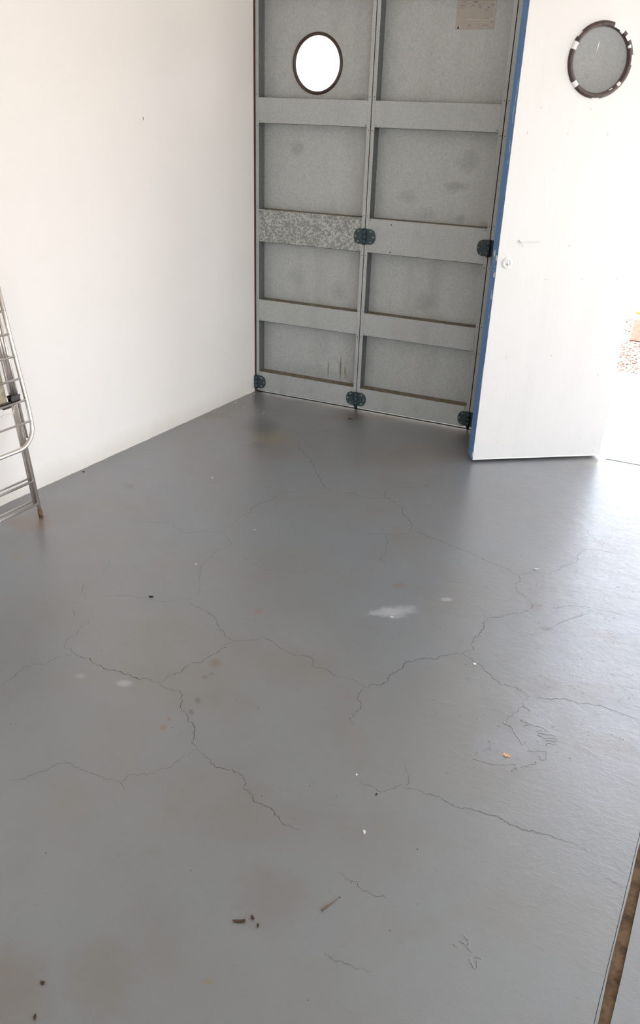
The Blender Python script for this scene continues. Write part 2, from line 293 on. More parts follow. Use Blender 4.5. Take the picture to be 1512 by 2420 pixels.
def mat_glass(name='window_glass', dust=0.03):
    m = bpy.data.materials.new(name); m.use_nodes = True
    t = m.node_tree; t.nodes.clear()
    o = t.nodes.new('ShaderNodeOutputMaterial')
    tr = t.nodes.new('ShaderNodeBsdfTransparent'); tr.inputs[0].default_value = (0.93, 0.94, 0.93, 1)
    g = t.nodes.new('ShaderNodeBsdfGlossy'); g.inputs['Roughness'].default_value = 0.02
    fr = t.nodes.new('ShaderNodeFresnel'); fr.inputs[0].default_value = 1.45
    mx = t.nodes.new('ShaderNodeMixShader')
    t.links.new(fr.outputs[0], mx.inputs[0]); t.links.new(tr.outputs[0], mx.inputs[1]); t.links.new(g.outputs[0], mx.inputs[2])
    df = t.nodes.new('ShaderNodeBsdfDiffuse'); df.inputs[0].default_value = (0.6, 0.58, 0.56, 1)
    m2 = t.nodes.new('ShaderNodeMixShader'); m2.inputs[0].default_value = dust
    t.links.new(mx.outputs[0], m2.inputs[1]); t.links.new(df.outputs[0], m2.inputs[2])
    t.links.new(m2.outputs[0], o.inputs[0])
    return m

def mat_chrome():
    M = Mat('worn_chrome_tube', lin(226, 218, 211), 0.24, 0.8)
    M.mix(M.ramp(M.noise(70, 5, 0.7), 0.5, 0.8, 0, 0.45), lin(188, 164, 150))
    return M.done()

def mat_notice():
    M = Mat('faded_paper', lin(176, 168, 160), 0.8, 0, 0.2)
    M.mix(M.ramp(M.noise(30, 4), 0.45, 0.7, 0, 0.6), lin(164, 160, 153))
    return M.done()

def mat_gravel():
    M = Mat('gravel', lin(162, 142, 131), 0.95, 0, 0.1)
    v = M.n('ShaderNodeTexVoronoi'); v.inputs['Scale'].default_value = 34
    M.l(M.co, v.inputs['Vector'])
    s = M.n('ShaderNodeSeparateColor'); M.l(v.outputs['Color'], s.inputs[0])
    M.mix(M.ramp(s.outputs[0], 0.3, 0.9, 0, 0.7), lin(124, 102, 90))
    M.mix(M.ramp(v.outputs['Distance'], 0.45, 0.8, 0, 0.7), lin(84, 66, 56))
    M.bump(M.math('SUBTRACT', 1.0, v.outputs['Distance']), 0.8, 0.02)
    return M.done()

MT = dict(
    floor=mat_floor(), wall=mat_wall(), leaf=mat_white_leaf(), blue=mat_blue(), glass=mat_glass(), dusty=mat_glass('dusty_window_glass', 0.26), chrome=mat_chrome(),
    spangle=mat_spangle(), notice=mat_notice(), gravel=mat_gravel(),
    ceiling=mat_plain('ceiling_white', (238, 236, 231), 0.8, var=0.03, scale=3),
    crack=mat_plain('crack_shadow_dirt', (52, 50, 48), 0.9, var=0.4, scale=60, spec=0.1),
    ridge=None,
    groove=mat_plain('dirty_groove', (138, 114, 92), 0.85, var=0.5, scale=26, bump=0.5, spec=0.1),
    groove_dark=mat_plain('groove_wall', (66, 54, 46), 0.9, var=0.4, scale=30, spec=0.1),
    hinge=mat_plain('teal_hinge_paint', (58, 74, 80), 0.5, 0.1, 0.3, 60, 0.1),
    knuckle=mat_plain('dark_greased_pin', (52, 52, 54), 0.45, 0.3, 0.3, 60),
    bolt=mat_plain('zinc_bolt', (150, 148, 140), 0.35, 0.6, 0.25, 90),
    rubber=mat_plain('brown_black_rubber', (80, 60, 54), 0.38, 0.0, 0.4, 40),
    chip=mat_plain('white_paint_chip_and_glint', (240, 238, 234), 0.5, var=0.05, scale=50),
    white_metal=mat_plain('white_gloss_metal', (240, 239, 236), 0.4, var=0.03),
    grime=mat_plain('grime', (128, 116, 96), 0.8, var=0.35, scale=40),
    dark=mat_plain('dark_hole_and_shade', (20, 18, 18), 0.8, var=0.1),
    print=mat_plain('faded_print', (146, 138, 132), 0.8, var=0.25, scale=80),
    print_light=mat_plain('scratched_print', (196, 184, 174), 0.8, var=0.12, scale=80),
    redbrown=mat_plain('redbrown_primer', (92, 48, 38), 0.7, var=0.4, scale=14),
    concrete=mat_plain('pale_concrete', (205, 203, 198), 0.85, var=0.1, scale=3, bump=0.15),
    render=mat_plain('cream_render', (222, 216, 200), 0.8, var=0.04, scale=2),
    stone=mat_plain('pink_stone', (176, 152, 138), 0.9, var=0.16, scale=30, bump=0.4),
    yellow=mat_plain('yellow_hose', (150, 104, 4), 0.5, var=0.1, scale=8),
    rust=mat_plain('rusty_cap', (128, 92, 68), 0.8, var=0.5, scale=120),
    beige=mat_plain('stained_beige_panel', (172, 160, 134), 0.7, var=0.45, scale=55),
    black=mat_plain('black_plastic', (30, 26, 28), 0.35, var=0.2),
    flake=mat_plain('paint_flake', (226, 224, 218), 0.6, var=0.08),
    leafdry=mat_plain('dry_orange_leaf', (224, 176, 132), 0.7, var=0.2, scale=90),
    bit=mat_plain('dark_brown_leaf_scrap', (72, 50, 42), 0.8, var=0.4, scale=90),
    twig=mat_plain('twig', (118, 92, 70), 0.8, var=0.3, scale=90),
)

# ------------------------------------------------------------------ mesh helpers
class MB:
    """collects shapes in one bmesh; build() links them as ONE object"""
    def __init__(s):
        s.bm = bmesh.new(); s.mi = 0
    def _mark(s, before):
        for f in s.bm.faces:
            if f.index == -1 or f not in before:
                pass
    def poly(s, vs, faces):
        v = [s.bm.verts.new(p) for p in vs]
        for f in faces:
            try:
                fc = s.bm.faces.new([v[i] for i in f]); fc.material_index = s.mi
            except ValueError:
                pass
        return s
    def box(s, x0, x1, y0, y1, z0, z1, bev=0.0):
        t = bmesh.new()
        bmesh.ops.create_cube(t, size=1.0)
        for v in t.verts:
            v.co = Vector(((x0 + x1) / 2 + v.co.x * (x1 - x0), (y0 + y1) / 2 + v.co.y * (y1 - y0), (z0 + z1) / 2 + v.co.z * (z1 - z0)))
        if bev:
            bmesh.ops.bevel(t, geom=list(t.edges), offset=bev, segments=2, affect='EDGES', profile=0.6)
        s.merge(t)
        return s
    def merge(s, t, mat=None):
        mp = {}
        for v in t.verts:
            mp[v] = s.bm.verts.new(mat @ v.co if mat else v.co)
        for f in t.faces:
            try:
                n = s.bm.faces.new([mp[v] for v in f.verts]); n.material_index = s.mi; n.smooth = f.smooth
            except ValueError:
                pass
        t.free()
    def tube(s, pts, r, seg=10, caps=True, closed=False):
        pts = [Vector(p) for p in pts]
        n = len(pts); rings = []
        ref = None
        for i, p in enumerate(pts):
            a = pts[(i - 1) % n] if (closed or i > 0) else p
            b = pts[(i + 1) % n] if (closed or i < n - 1) else p
            d = (b - a).normalized()
            if ref is None:
                ref = Vector((0, 0, 1)) if abs(d.z) < 0.9 else Vector((1, 0, 0))
            x = (ref - d * ref.dot(d)).normalized(); y = d.cross(x); ref = x
            rr = r[i] if isinstance(r, (list, tuple)) else r
            rings.append([s.bm.verts.new(p + (x * math.cos(2 * PI * k / seg) + y * math.sin(2 * PI * k / seg)) * rr) for k in range(seg)])
        m_ = n if closed else n - 1
        for i in range(m_):
            A, B = rings[i], rings[(i + 1) % n]
            for k in range(seg):
                f = s.bm.faces.new((A[k], A[(k + 1) % seg], B[(k + 1) % seg], B[k])); f.smooth = True; f.material_index = s.mi
        if caps and not closed:
            s.bm.faces.new(rings[0][::-1]).material_index = s.mi
            s.bm.faces.new(rings[-1]).material_index = s.mi
        return s
    def lathe(s, prof, centre, axis, seg=48, a0=0.0, a1=2 * PI, slots=None):
        """profile of (radius, height) turned about axis at centre"""
        ax = Vector(axis).normalized()
        x = (Vector((0, 0, 1)) - ax * ax.z).normalized() if abs(ax.z) < 0.9 else Vector((1, 0, 0))
        y = ax.cross(x)
        c = Vector(centre)
        full = abs(a1 - a0 - 2 * PI) < 1e-6
        n = seg if full else seg + 1
        rings = []
        for i in range(n):
            a = a0 + (a1 - a0) * i / seg
            d = x * math.cos(a) + y * math.sin(a)
            rings.append([s.bm.verts.new(c + d * r + ax * h) for r, h in prof])
        for i in range(seg):
            A, B = rings[i], rings[(i + 1) % n]
            for k in range(len(prof) - 1):
                try:
                    f = s.bm.faces.new((A[k], A[k + 1], B[k + 1], B[k])); f.smooth = True
                    f.material_index = slots(a0 + (a1 - a0) * (i + .5) / seg, k) if slots else s.mi
                except ValueError:
                    pass
        return s
    def disc(s, centre, axis, r, h, seg=12, dome=False):
        prof = [(1e-5, h), (r * 0.6, h * 0.92), (r, h * 0.35), (r, 0)] if dome else [(1e-5, h), (r * 0.92, h), (r, h * 0.7), (r, 0)]
        return s.lathe(prof, centre, axis, seg)
    def ribbon(s, pts, w, z):
        """flat strip following pts (xy); width w(i)"""
        n = len(pts); L = []; R_ = []
        for i, p in enumerate(pts):
            a = Vector(pts[max(0, i - 1)]); b = Vector(pts[min(n - 1, i + 1)])
            d = (b - a)
            if d.length < 1e-9: d = Vector((1, 0))
            d.normalize(); q = Vector((-d.y, d.x)) * w(i) * 0.5
            L.append(s.bm.verts.new((p[0] + q.x, p[1] + q.y, z))); R_.append(s.bm.verts.new((p[0] - q.x, p[1] - q.y, z)))
        for i in range(n - 1):
            f = s.bm.faces.new((R_[i], R_[i + 1], L[i + 1], L[i])); f.material_index = s.mi
        return s
    def build(s, name, mats, parent=None, loc=None):
        bmesh.ops.recalc_face_normals(s.bm, faces=s.bm.faces) if NORM.get('on', True) else None
        me = bpy.data.meshes.new(name); s.bm.to_mesh(me); s.bm.free()
        for m_ in (mats if isinstance(mats, (list, tuple)) else [mats]):
            me.materials.append(m_)
        o = bpy.data.objects.new(name, me); COL.objects.link(o)
        if parent: o.parent = parent
        if loc: o.location = loc
        return o
NORM = {'on': True}

def tag(o, label=None, cat=None, group=None, kind=None):
    if label: o['label'] = label
    if cat: o['category'] = cat
    if group: o['group'] = group
    if kind: o['kind'] = kind
    return o
def empty(name, loc=(0, 0, 0), rz=0.0):
    o = bpy.data.objects.new(name, None); COL.objects.link(o)
    o.location = loc; o.rotation_euler = (0, 0, rz); o.empty_display_size = 0.1
    return o
def copy_tree(o, parent=None):
    c = o.copy(); COL.objects.link(c)
    if parent: c.parent = parent
    for ch in [x for x in bpy.data.objects if x.parent == o]:
        copy_tree(ch, c)
    return c

# ------------------------------------------------------------------ the room
rnd = random.Random(5)
X1, Y1, ZC, OPEN_X, HEAD = 5.4, -6.6, 2.75, 4.75, 2.16

def frac(pts, amt, depth=3, rn=rnd):
    pts = [Vector(p) for p in pts]
    for _ in range(depth):
        out_ = [pts[0]]
        for a, b in zip(pts, pts[1:]):
            d = b - a
            k = rn.uniform(-1, 1) * min(amt, d.length * 0.28)
            q = Vector((-d.y, d.x)).normalized() if d.length > 1e-6 else Vector((0, 0))
            out_ += [(a + b) / 2 + q * k, b]
        pts = out_
    return pts

# groove in the floor along the right (about 20 mm wide), seen bottom right in the photo
def gx(y):                                      # left edge of the groove
    return 2.424 + 0.0632 * (y + 2.518)
GW = 0.022
fb = MB()
ys = [0.0 + (Y1) * i / 60 for i in range(61)]
jit = [rnd.uniform(-0.0016, 0.0016) for _ in ys]
jit2 = [rnd.uniform(-0.0012, 0.0012) for _ in ys]
L_ = [(gx(y) + jit[i], y) for i, y in enumerate(ys)]
R_ = [(gx(y) + GW + jit2[i], y) for i, y in enumerate(ys)]
wx = lambda y: math.tan(WALL_A) * y - 0.06
def quadstrip(mb, A, B, za, zb):
    va = [mb.bm.verts.new((p[0], p[1], za)) for p in A]; vb = [mb.bm.verts.new((p[0], p[1], zb)) for p in B]
    for i in range(len(A) - 1):
        f = mb.bm.faces.new((va[i], vb[i], vb[i + 1], va[i + 1])); f.material_index = mb.mi
quadstrip(fb, [(wx(y), y) for y in ys], L_, 0, 0)
quadstrip(fb, R_, [(X1 + 0.1, y) for y in ys], 0, 0)
# narrow sill of the slab under the doors (up to the outside edge)
fb.poly([(1.97, 0, 0), (X1 + 0.1, 0, 0), (X1 + 0.1, 0.028, 0), (1.97, 0.028, 0)], [(0, 1, 2, 3)])
fb.mi = 1
fb.poly([(-0.2, 0, 0), (1.97, 0, 0), (1.97, 0.018, 0), (-0.2, 0.018, 0)], [(0, 1, 2, 3)])  # dark then pale strip, coloured in for the lit gap under the doors
fb.mi = 2
fb.poly([(-0.2, 0.018, 0), (1.97, 0.018, 0), (1.97, 0.028, 0), (-0.2, 0.028, 0)], [(0, 1, 2, 3)])
floor = fb.build('floor', [MT['floor'], MT['groove_dark'], MT['concrete']])
tag(floor, 'grey painted concrete floor with fine cracks and brown stains', 'floor', kind='structure')
for p in floor.data.polygons:
    if p.normal.z < 0: p.flip()
gb = MB(); gb.mi = 1
quadstrip(gb, L_, L_, 0, -0.016); quadstrip(gb, R_, R_, 0, -0.016)
gb.mi = 0
quadstrip(gb, L_, R_, -0.013, -0.0105)
groove = gb.build('expansion_groove', [MT['groove'], MT['groove_dark']], floor)
tag(groove, 'dirt filled brown groove in the floor')

cb = MB()
for w_, pts in CRACKS:
    q = frac(pts, 0.006, 3)
    n = len(q)
    ww = [w_ * 0.001 * CRACK_W * rnd.uniform(0.35, 1.35) * (0.35 + 0.65 * min(1, min(i + 1, n - i) / (n * 0.15 + 1))) for i in range(n)]
    cb.ribbon(q, lambda i: ww[i], 0.0004)
# hairline beside the groove
hl = [(gx(y) - 0.0052 + rnd.uniform(-0.0005, 0.0005), y) for y in [-1.6 - 0.02 * i for i in range(110)]]
cb.ribbon(hl, lambda i: 0.0011 if (i // 7) % 5 else 0.0003, 0.0004)
# tiny pits
for i in range(150):
    x, y = rnd.uniform(0.1, 3.1), rnd.uniform(-3.5, -0.3)
    a = rnd.uniform(0, PI); s_ = rnd.uniform(0.001, 0.0028)
    q = [(x + math.cos(a) * s_ * t, y + math.sin(a) * s_ * t) for t in (-1, 0, 1)]
    cb.ribbon(q, lambda i: (0.0004, s_ * 0.9, 0.0004)[i], 0.0004)
for i in range(420):
    x, y = 2.35 - abs(rnd.gauss(0, 0.26)), rnd.uniform(-2.3, -0.25)
    a = rnd.gauss(0.2, 0.5); s_ = rnd.uniform(0.0015, 0.005)
    q = [(x + math.cos(a) * s_ * t, y + math.sin(a) * s_ * t) for t in (-1, -0.3, 0.4, 1)]
    cb.ribbon(q, lambda i: (0.0002, s_ * 0.22, s_ * 0.16, 0.0002)[i], 0.0004)
cracks = cb.build('cracks', MT['crack'], floor)
tag(cracks, 'fine dark cracks branching across the floor paint', kind='stuff')
rb = MB()
for pts in RIDGES:
    q = frac(pts, 0.004, 2)
    rb.tube([(p[0], p[1], 0.0001) for p in q], [rnd.uniform(0.0005, 0.0014) for _ in q], 6)
ridges = rb.build('paint_ridges', MT['floor'], floor)
tag(ridges, 'raised ridges of lifted floor paint', kind='stuff')

# left wall with slightly wavy plaster foot
wb = MB()
W_LEN = 6.7; nx = 260
zs = [0, 0.004, 0.03, 0.08, 0.2, ZC]
grid = []
for i in range(nx + 1):
    s_ = W_LEN * (i / nx) ** 1.2
    wob = 0.0008 * math.sin(s_ * 41) + 0.0007 * math.sin(s_ * 13 + 1) + rnd.uniform(-0.0015, 0.0015)
    col_ = []
    for z in zs:
        k = {0: 1.0, 0.004: 1.0, 0.03: 0.5, 0.08: 0.15}.get(z, 0)
        p = WDIR * s_ + Vector((1, -WALL_A, 0)) * (wob * k) + Vector((0, 0, z))
        col_.append(wb.bm.verts.new(p))
    grid.append(col_)
for i in range(nx):
    for k in range(len(zs) - 1):
        wb.bm.faces.new((grid[i][k], grid[i + 1][k], grid[i + 1][k + 1], grid[i][k + 1])).smooth = True
q0 = Vector((-0.12, 0.0, 0)); q1 = q0 + WDIR * W_LEN
wb.poly([q0, q1, q1 + Vector((0, 0, ZC)), q0 + Vector((0, 0, ZC))], [(0, 1, 2, 3)])
wall = wb.build('wall_left', MT['wall'])
tag(wall, 'plain white plastered wall on the left with a faintly stained foot', 'wall', kind='structure')
mk = MB()
pm = Vector((0, 0, 0))
def wall_pt(s_, z, off=0.0006): return WDIR * s_ + Vector((1, -WALL_A, 0)) * off + Vector((0, 0, z))
mk.tube([wall_pt(0.86, 1.46), wall_pt(0.857, 1.452), wall_pt(0.861, 1.445)], [0.0006, 0.0012, 0.0005], 6)
mk.build('scuff_mark', MT['dark'], wall)

def struct_box(name, label, cat, boxes, mat):
    b = MB()
    for bx in boxes: b.box(*bx)
    o = b.build(name, mat)
    return tag(o, label, cat, kind='structure')
struct_box('wall_front', 'white wall and lintel above the garage doorway', 'wall',
           [(-0.3, X1 + 0.1, -0.02, 0.12, HEAD, ZC), (OPEN_X, X1 + 0.1, -0.02, 0.12, 0, HEAD), (-0.3, 0.0, 0.0, 0.12, 0, HEAD)], MT['wall'])
RY0, RY1, RH = RIGHT_FILL_OPEN
struct_box('wall_right', 'white wall on the right side of the garage', 'wall',
           [(X1, X1 + 0.1, Y1, RY0, 0, ZC), (X1, X1 + 0.1, RY1, -0.02, 0, ZC), (X1, X1 + 0.1, RY0, RY1, RH, ZC)], MT['wall'])
BX0, BX1 = BACK_FILL_OPEN
struct_box('wall_back', 'white wall behind the viewer', 'wall',
           [(-1.0, BX0, Y1 - 0.1, Y1, 0, ZC), (BX1, X1 + 0.1, Y1 - 0.1, Y1, 0, ZC), (BX0, BX1, Y1 - 0.1, Y1, BACK_H, ZC)], MT['wall'])
struct_box('ceiling', 'white ceiling of the garage', 'ceiling', [(-1.0, X1 + 0.1, Y1 - 0.1, 0.12, ZC, ZC + 0.1)], MT['ceiling'])
tr = MB().box(-0.002, 0.0065, -0.004, 0.075, 0.0, HEAD, 0.001).build('trim_1', MT['redbrown'])
tag(tr, 'thin red-brown frame strip between the white wall and the folding doors', 'frame strip', kind='structure')
# sliding track in the sill of the open doorway
tk = MB().box(2.03, OPEN_X, -0.0645, -0.0605, -0.001, 0.0009).build('trim_2', MT['crack'])
tag(tk, 'dark guide slot across the sill of the open doorway', 'sill slot', kind='structure')

# outside ground
ob = MB().poly([(-3, 0.028, -0.004), (9, 0.028, -0.004), (9, 1.745, -0.03), (-3, 1.735, -0.03)], [(0, 1, 2, 3)])
o_ = ob.build('ground_concrete', MT['concrete'])
tag(o_, 'sunlit pale concrete apron outside the open doorway', 'ground', kind='structure')
ob = MB().poly([(-14, -24, -0.03), (20, -24, -0.03), (20, Y1, -0.03), (-14, Y1, -0.03)], [(0, 1, 2, 3)])  # unseen ground added to bounce daylight through the rear opening
o_ = ob.build('ground_rear', MT['concrete'])
tag(o_, 'unseen sunlit concrete yard added behind the viewer to bounce daylight', 'ground', kind='structure')
ob = MB().poly([(X1 + 0.1, Y1, -0.03), (20, Y1, -0.03), (20, 0.02, -0.03), (X1 + 0.1, 0.02, -0.03)], [(0, 1, 2, 3)])  # unseen ground added outside the right fill opening
o_ = ob.build('ground_side', MT['concrete'])
tag(o_, 'unseen sunlit concrete yard beyond the added right hand opening', 'ground', kind='structure')
ob = MB().poly([(-8, 1.73, -0.04), (14, 1.73, -0.04), (14, 12, -0.04), (-8, 12, -0.04)], [(0, 1, 2, 3)])
o_ = ob.build('ground_gravel', MT['gravel'])
tag(o_, 'sunlit gravel yard beyond the concrete apron', 'ground', kind='structure')
ob = MB().box(-6, 12, 4.05, 4.25, -0.05, GARDEN_H)
o_ = ob.build('wall_outside', MT['render'])
tag(o_, 'bright cream wall across the yard outside', 'wall', kind='structure')

# pebbles scattered on the gravel: nobody could count them
pb = MB()
for i in range(1500):
    x = rnd.uniform(1.55, 2.9); y = rnd.uniform(1.76, 2.69) if i < 1150 else rnd.uniform(2.98, 3.52); r = rnd.uniform(0.006, 0.016)
    t = bmesh.new(); bmesh.ops.create_icosphere(t, subdivisions=1, radius=r)
    for v in t.verts:
        v.co *= rnd.uniform(0.8, 1.15); v.co.z *= 0.6
    pb.merge(t, Matrix.Translation((x, y, -0.036)) @ Matrix.Rotation(rnd.uniform(0, 6), 4, 'Z'))
tag(pb.build('pebbles', MT['gravel']), 'loose pinkish pebbles lying on the gravel yard outside', 'pebbles', kind='stuff')

# stone block with a yellow hose
sb = MB().box(1.845, 2.42, 2.72, 2.95, -0.036, 0.14, 0.012).build('stone_block', MT['stone'])
tag(sb, 'pale pink stone block on the gravel outside, seen past the white door', 'stone block')
yh = MB()
pts = [(1.80, 3.0, 0.185 - 0.06), (1.86, 2.97, 0.13), (1.95, 2.9, 0.125), (2.1, 2.86, 0.121), (2.3, 2.84, 0.121), (2.45, 2.9, 0.10)]
yh.tube([(1.85, 2.84, 0.163), (1.92, 2.83, 0.162), (2.1, 2.84, 0.160), (2.3, 2.82, 0.160), (2.41, 2.83, 0.160)], [0.008, 0.018, 0.02, 0.02, 0.02], 12)
yhose = yh.build('yellow_hose', MT['yellow'])
tag(yhose, 'short length of yellow hose lying on the pink stone block outside', 'hose')
kb = MB().box(1.77, 2.6, 3.55, 3.75, -0.036, 0.16, 0.01).build('cream_kerb', MT['render'])
tag(kb, 'low cream kerb between the stone block and the far wall outside', 'kerb')

# ------------------------------------------------------------------ galvanised folding door leaves
DEP = 0.068; LIP = 0.018; PH = 2.13; ZB = 0.013
def holed(mb, x0, x1, z0, z1, cx, cz, r, y0, y1, seg=64):
    """rectangular sheet with a round hole, real thickness y0..y1"""
    def edge(a):
        dx, dz = math.cos(a), math.sin(a); t = 1e9
        if dx > 1e-9: t = min(t, (x1 - cx) / dx)
        if dx < -1e-9: t = min(t, (x0 - cx) / dx)
        if dz > 1e-9: t = min(t, (z1 - cz) / dz)
        if dz < -1e-9: t = min(t, (z0 - cz) / dz)
        return (cx + dx * t, cz + dz * t)
    angs = [2 * PI * i / seg for i in range(seg)]
    angs += [math.atan2(zc - cz, xc - cx) % (2 * PI) for xc in (x0, x1) for zc in (z0, z1)]
    angs = sorted(set(round(a, 6) for a in angs))
    F_, B_ = [], []
    for y, L in ((y0, F_), (y1, B_)):
        for a in angs:
            e = edge(a)
            L.append((mb.bm.verts.new((cx + r * math.cos(a), y, cz + r * math.sin(a))), mb.bm.verts.new((e[0], y, e[1]))))
    n = len(angs)
    for i in range(n):
        j = (i + 1) % n
        for L, fl in ((F_, 0), (B_, 1)):
            f = mb.bm.faces.new((L[i][0], L[i][1], L[j][1], L[j][0])); f.material_index = mb.mi
        mb.bm.faces.new((F_[i][0], F_[j][0], B_[j][0], B_[i][0])).material_index = mb.mi
        mb.bm.faces.new((F_[i][1], F_[j][1], B_[j][1], B_[i][1])).material_index = mb.mi

def gasket(cx, cz, y, axis, chips=(), ro=0.137, ri=0.122, h=0.010):
    g = MB()
    prof = [(ri - 0.001, -0.006), (ri, h * 0.55), (ri + 0.003, h * 0.95), ((ro + ri) / 2 + 0.001, h), (ro - 0.003, h * 0.75), (ro, 0.0), (ro - 0.001, -0.006)]
    def slot(a, k):
        d = math.degrees(a) % 360
        for a0, a1, k0, k1 in chips:
            if a0 <= d <= a1 and k0 <= k <= k1: return 1
        return 0
    g.lathe(prof, (cx, y, cz), axis, 144, slots=slot)
    return g

RAILS = [(ZB, 0.124, 0), (0.424, 0.543, 0), (0.858, 1.024, 0), (1.444, 1.560, 0), (2.02, 2.12, 0)]
def hinge_mesh(part='both'):
    """two rounded plates with a dark knuckle between, lying on y=0 facing -y, centred on x=0"""
    h = MB()
    for sg in (-1, 1):
        if part == 'right' and sg < 0: continue
        if part == 'left' and sg > 0: continue
        o = [(0.006, -0.038), (0.034, -0.038), (0.050, -0.030), (0.058, -0.014), (0.059, 0.0), (0.058, 0.014), (0.050, 0.030), (0.034, 0.038), (0.006, 0.038)]
        n = len(o)
        vs = [(sg * x, 0.0, z) for x, z in o] + [(sg * x, -0.0045, z) for x, z in o] + [(sg * (x * 0.94 + 0.0004), -0.006, z * 0.94) for x, z in o]
        f = [tuple(range(2 * n, 3 * n))]
        for i in range(n):
            j = (i + 1) % n
            f += [(i, j, n + j, n + i), (n + i, n + j, 2 * n + j, 2 * n + i)]
        h.poly(vs, f)
    h.mi = 1
    h.tube([(0, -0.008, -0.040), (0, -0.008, -0.039), (0, -0.008, 0.039), (0, -0.008, 0.040)], [0.006, 0.0095, 0.0095, 0.006], 16)
    h.mi = 0
    for z in (-0.024, 0.0, 0.024):
        h.tube([(0, -0.008, z - 0.0105), (0, -0.008, z + 0.0105)], 0.0115, 16)
    return h
def add_hinge(parent, x, z, part='both'):
    hg = hinge_mesh(part).build('hinge', [MT['hinge'], MT['knuckle']], parent, (x, -0.001, z))
    hg['label'] = 'teal painted hinge with pale bolts'
    first = None
    for sg in (-1, 1):
        if part == 'right' and sg < 0: continue
        if part == 'left' and sg > 0: continue
        for bx_, bz in ((0.034, 0.026), (0.049, 0.0), (0.034, -0.026)):
            if first is None:
                b = MB(); b.disc((0, 0, 0), (0, -1, 0), 0.0058, 0.005, 12, True)
                first = b.build('bolt', MT['bolt'], hg)
                c = first
            else:
                c = first.copy(); COL.objects.link(c); c.parent = hg
            c.location = (sg * bx_, -0.0055, bz)
    return hg

def galv_leaf(name, x0, x1, label, window, blobs, drips, spangle_mid, kindcat='door'):
    """local coordinates: x across, y=0 inner face, +y outside, z up"""
    W = x1 - x0
    e = empty(name, (x0, 0, 0)); tag(e, label, kindcat, kind='structure')
    loc_b = [(x - x0, z, a, b, s) for x, z, a, b, s in blobs]
    loc_d = [(x - x0, z, a, b, s) for x, z, a, b, s in drips]
    ms = galv('galvanised_sheet_' + name, loc_b, drips=loc_d)
    mf = MT['frame']
    sh = MB()
    if window:
        holed(sh, 0.002, W - 0.002, ZB + 0.003, PH, 0.315, 1.716, 0.124, DEP - 0.004, DEP - 0.0015)
    else:
        sh.box(0.002, W - 0.002, DEP - 0.004, DEP - 0.0015, ZB + 0.003, PH)
    sh.build('sheet', ms, e)
    for (a, b) in ((0.0, LIP), (W - LIP, W)):
        s_ = MB(); s_.box(a, b, 0.0, 0.0022, ZB, PH, 0.0006)
        s_.mi = 2; s_.box(a + 0.0005, b - 0.0005, 0.0018, DEP - 0.004, ZB, PH)
        s_.mi = 1
        xc = (a + b) / 2
        for z in (0.41, 0.55, 0.84, 1.035, 1.43, 1.575):
            s_.disc((xc, 0.0003, z), (0, -1, 0), 0.0024, 0.0014, 8, True)
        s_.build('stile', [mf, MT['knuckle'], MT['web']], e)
    for i, (z0, z1, _) in enumerate(RAILS):
        r_ = MB(); r_.box(LIP, W - LIP, 0.0024, DEP - 0.004, z0, z1, 0.001)
        r_.box(LIP + 0.0003, W - LIP - 0.0003, 0.0005, 0.0026, z0, z1, 0.0006)
        r_.mi = 1
        # dust lying on the ledge of the rail
        r_.box(LIP + 0.001, W - LIP - 0.001, 0.004, DEP - 0.005, z1, z1 + 0.0006)
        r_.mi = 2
        r_.box(LIP + 0.001, W - LIP - 0.001, 0.001, 0.004, z0 - 0.0014, z0)  # dark strip stands in for the shade line under the rail
        for xx in (LIP + 0.008, W - LIP - 0.008):
            for zz in ((z0 + 0.008,) if i % 2 else (z1 - 0.008,)):
                r_.disc((xx, 0.0007, zz), (0, -1, 0), 0.0024, 0.0012, 8, True)
        if i == 2 and name == 'door_2':
            for hx, hz in ((0.790, 1.002), (0.794, 0.869)):
                r_.disc((hx - x0, 0.0007, hz), (0, -1, 0), 0.0034, 0.0004, 10)
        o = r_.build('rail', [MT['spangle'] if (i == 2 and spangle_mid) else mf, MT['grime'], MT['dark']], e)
        if i == 2 and spangle_mid: o['label'] = 'brighter rail of spangled zinc'
    if window:
        g = gasket(0.315, 1.716, DEP - 0.004, (0, -1, 0)).build('window_gasket', [MT['rubber'], MT['chip']], e)
        g['label'] = 'dark brown rubber ring round the window'
        gl = MB(); gl.lathe([(1e-5, 0), (0.124, 0)], (0.315, DEP - 0.002, 1.716), (0, -1, 0), 48)
        gl.build('round_window', MT['glass'], e)
    return e
MT['web'] = galv('shaded_steel_web', base=(112, 114, 115))  # shade on the stile side faces put into a darker base colour
MT['frame'] = galv('galvanised_frame', base=tuple(v - 4 for v in GALV))

BL1 = [(0.217, 1.33, 0.035, 0.03, 0.5), (0.49, 0.625, 0.05, 0.05, 0.45), (0.40, 0.99, 0.06, 0.05, 0.3), (0.23, 0.68, 0.05, 0.04, 0.35), (0.549, 1.577, 0.05, 0.012, 0.6), (0.35, 0.16, 0.2, 0.04, 0.3)]
DR1 = [(0.443, 0.185, 0.004, 0.05, 0.8), (0.519, 0.2, 0.006, 0.065, 0.85), (0.548, 0.185, 0.004, 0.04, 0.7), (0.56, 0.16, 0.003, 0.03, 0.6)]
BL2 = [(0.987, 0.627, 0.06, 0.05, 0.55), (1.136, 1.306, 0.05, 0.05, 0.45), (1.091, 1.2, 0.06, 0.022, 0.7), (0.839, 1.135, 0.05, 0.03, 0.4), (0.95, 1.06, 0.05, 0.03, 0.35), (1.123, 1.046, 0.025, 0.02, 0.7), (1.252, 1.036, 0.03, 0.015, 0.6), (1.03, 0.75, 0.03, 0.12, 0.25), (1.0, 1.5, 0.06, 0.04, 0.3)]
d1 = galv_leaf('door_1', 0.0085, 0.6475, 'galvanised folding door leaf with a bright round window, next to the white wall', True, BL1, DR1, True)
